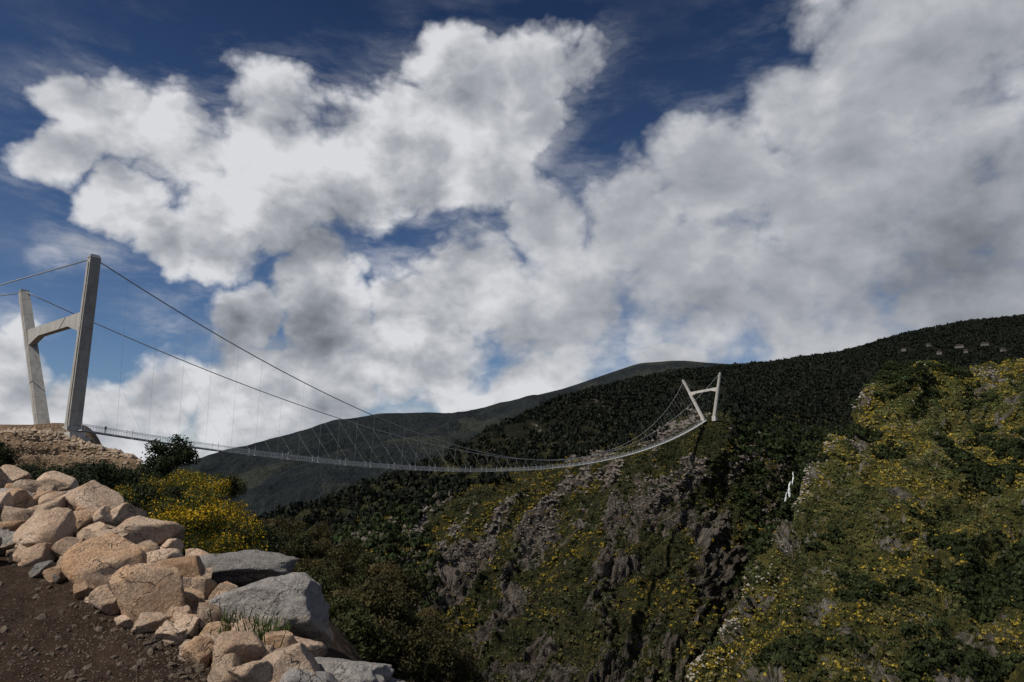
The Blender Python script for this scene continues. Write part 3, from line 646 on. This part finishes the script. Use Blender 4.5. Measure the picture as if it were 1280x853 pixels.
# waterfall in the gully : narrow cascade, with broken pools further down
wf=plain("white_water",(.40,.44,.48),.4,var=.55,sc=1.5)
V=[];Fc=[]; rw=random.Random(5)
for sx,sy,ln,w0,d0_ in ((991,590,16,.8,386),(988,602,20,1.5,382),(984,615,12,1.0,379),(984,712,8,.9,316),(987,722,10,1.1,310)):
    prev=None; x=sx; y=sy; K=10
    for i in range(K):
        wd=w0*rw.uniform(.6,1.3)*(.3 if i in(0,K-1) else 1)*(.6+.6*i/K); p=PV(x,y,d0_-i*.4); b=len(V); V+=[p-Vector((wd/2,0,0)),p+Vector((0,-.3,0)),p+Vector((wd/2,0,0))]
        if prev is not None: Fc+=[(prev,prev+1,b+1,b),(prev+1,prev+2,b+2,b+1)]
        prev=b; x+=rw.uniform(-.7,.4); y+=ln/(K-1)
me=bpy.data.meshes.new("waterfall"); me.from_pydata([tuple(v) for v in V],[],Fc); me.materials.append(wf); add("water",me,kind="structure")

# ---------- light ----------
sun_el=math.radians(50); sun_az=math.radians(-125)
sd=Vector((math.sin(sun_az)*math.cos(sun_el),math.cos(sun_az)*math.cos(sun_el),math.sin(sun_el)))
sl=bpy.data.lights.new("sun",'SUN'); sl.energy=4.6; sl.angle=math.radians(.5); sl.color=(1,.92,.80); so=bpy.data.objects.new("sun",sl); col.objects.link(so)
so.rotation_euler=(-sd).to_track_quat('-Z','Y').to_euler()
w=bpy.data.worlds.new("World"); scene.world=w; w.use_nodes=True; g=NT(w.node_tree); bg=w.node_tree.nodes['Background']; out=w.node_tree.nodes['World Output']
w.cycles.sampling_method='MANUAL'; w.cycles.sample_map_resolution=128
skyt=g.new('ShaderNodeTexSky'); skyt.sky_type='NISHITA'; skyt.sun_disc=False; skyt.sun_elevation=sun_el; skyt.sun_rotation=sun_az; skyt.air_density=1; skyt.dust_density=.2; skyt.ozone_density=3
tc=g.new('ShaderNodeTexCoord'); dirv=g.vm('NORMALIZE',tc.outputs['Generated'])
blobs=[]
def B_(px,py,r,wt=1.0):
    d=rdir(px,py); d/=np.linalg.norm(d); a=rdir(px+r,py); a/=np.linalg.norm(a); b=rdir(px,py+r); b/=np.linalg.norm(b)
    blobs.append((tuple(d),(np.linalg.norm(a-d)+np.linalg.norm(b-d))/2,wt))
for q in ((90,110,52,.95),(85,190,64),(160,150,98),(150,250,78),(240,180,118),(200,310,60),(270,300,84),(340,200,132),(430,220,116),(520,180,108),(600,130,90),(680,95,76),(735,75,50,.9),(625,190,92),(695,150,52),
 (395,340,88),(310,402,74),(420,400,84),(480,460,80),(520,385,78),(340,290,68),
 (1180,60,250),(1010,130,105),(1250,230,240),(1060,230,180),(900,230,112),(800,285,100),(685,285,85,.97),(595,350,108),(700,400,150),(860,370,155),(1020,380,175),(1200,350,200),(550,450,120),(680,480,120),(850,470,120),(400,500,110),
 (60,330,25,.6),(5,480,85),(215,480,85),(120,530,90),(310,500,110),(30,420,40,.7)): B_(*q)
ng=bpy.data.node_groups.new("cloud_detail",'ShaderNodeTree'); ng.interface.new_socket("Vector",in_out='INPUT',socket_type='NodeSocketVector')
ng.interface.new_socket("Density",in_out='OUTPUT',socket_type='NodeSocketFloat')
h=NT(ng); gi=h.new('NodeGroupInput').outputs[0]; go=h.new('NodeGroupOutput')
n1=h.noise(gi,5.2,10,.60); vo=h.vor(gi,9,3,'F1','Distance',.55)
h.put(go.inputs[0],h.m('ADD',h.m('MULTIPLY',h.m('SUBTRACT',n1,.5),1.65),h.m('MULTIPLY',h.m('SUBTRACT',.42,vo),.45)))
wn=g.noise(dirv,5,5,.6,'Color'); wc=g.vm('SUBTRACT',wn,(.5,.5,.5)); p2=g.vm('ADD',dirv,g.vm('SCALE',wc,scale=.13))
cov=None
for d,r,wt in blobs:
    v=g.mr(g.vm('DISTANCE',p2,d),r*1.65,r*.12,0,wt,True); cov=v if cov is None else g.m('MAXIMUM',cov,v)
sx=g.new('ShaderNodeSeparateXYZ'); g.put(sx.inputs[0],dirv)
cov=g.m('MAXIMUM',cov,g.mr(sx.outputs[1],.35,.0,0,.55))
hzf=g.mr(sx.outputs[2],.20,.02,0,.85); cov=g.m('MAXIMUM',cov,hzf)
p3=g.vm('MULTIPLY',g.vm('ADD',dirv,g.vm('SCALE',wc,scale=.05)),(1,1,1.45))
def dens(vec):
    n=g.new('ShaderNodeGroup'); n.node_tree=ng; g.put(n.inputs[0],vec); return n.outputs[0]
e0=dens(p3); e1=dens(g.vm('ADD',p3,(-.026,0,.055)))
cb=g.m('SUBTRACT',g.m('MULTIPLY',cov,1.5),.55)
d0=g.m('ADD',e0,cb)
right=g.mr(g.vm('DISTANCE',p2,tuple(rdir(1050,300)/np.linalg.norm(rdir(1050,300)))),.65,.25,0,1,True)
alpha=g.mr(d0,-.06,g.m('ADD',.36,g.m('MULTIPLY',right,.16)),0,1,True)
vn=g.noise(g.vm('MULTIPLY',p3,(1.0,1,2.2)),4.0,8,.62)
veil=g.m('MULTIPLY',g.mr(vn,.42,.72,0,1,True),g.m('MULTIPLY',g.mr(cov,.0,.45,.15,1),g.mr(sx.outputs[2],.62,.25,.25,.85)))
alpha=g.m('MAXIMUM',alpha,veil)
lit=g.m('SUBTRACT',e0,e1)
base=g.mr(d0,.05,1.3,.97,.74)
br_=g.m('ADD',base,g.m('MULTIPLY',lit,g.m('SUBTRACT',.70,g.m('MULTIPLY',right,.28))))
def GB(px,py,r): 
    d=rdir(px,py); d/=np.linalg.norm(d); return g.mr(g.vm('DISTANCE',p2,tuple(d)),r/F*1.3,r/F*.1,0,1,True)
dk=g.m('MULTIPLY',right,.13)
for q,wt in (((370,405,90),.36),((300,415,60),.32),((1240,340,190),.38),((390,290,80),.20),((520,235,60),.16),((220,290,60),.18),((560,340,80),.14),((1120,400,120),.2),((640,470,100),.08)):
    v=g.m('MULTIPLY',GB(*q),wt); dk=g.m('MAXIMUM',dk,v)
br_=g.m('SUBTRACT',br_,dk)
rp=g.new('ShaderNodeValToRGB'); g.put(rp.inputs[0],br_); cr_=rp.color_ramp; cr_.elements[0].position=0; cr_.elements[0].color=(.07,.08,.095,1); cr_.elements[1].position=1.0; cr_.elements[1].color=(.78,.79,.82,1)
for pos,c_ in ((.25,(.13,.145,.17,1)),(.5,(.26,.28,.32,1)),(.75,(.46,.48,.52,1))):
    e=cr_.elements.new(pos); e.color=c_
bg.inputs['Strength'].default_value=.07
hs=g.new('ShaderNodeHueSaturation'); hs.inputs['Saturation'].default_value=1.0; hs.inputs['Value'].default_value=.7; g.put(hs.inputs['Color'],skyt.outputs[0])
tint=g.mix(g.mr(sx.outputs[2],.08,.6),(1.0,1.15,1.4),(.34,.46,.66))
g.l.new(g.mix(1.0,hs.outputs[0],tint,'MULTIPLY'),bg.inputs['Color'])
bg2=g.new('ShaderNodeBackground'); g.l.new(rp.outputs[0],bg2.inputs[0]); bg2.inputs[1].default_value=.88
mx=g.new('ShaderNodeMixShader'); g.l.new(alpha,mx.inputs[0]); g.l.new(bg.outputs[0],mx.inputs[1]); g.l.new(bg2.outputs[0],mx.inputs[2]); g.l.new(mx.outputs[0],out.inputs[0])
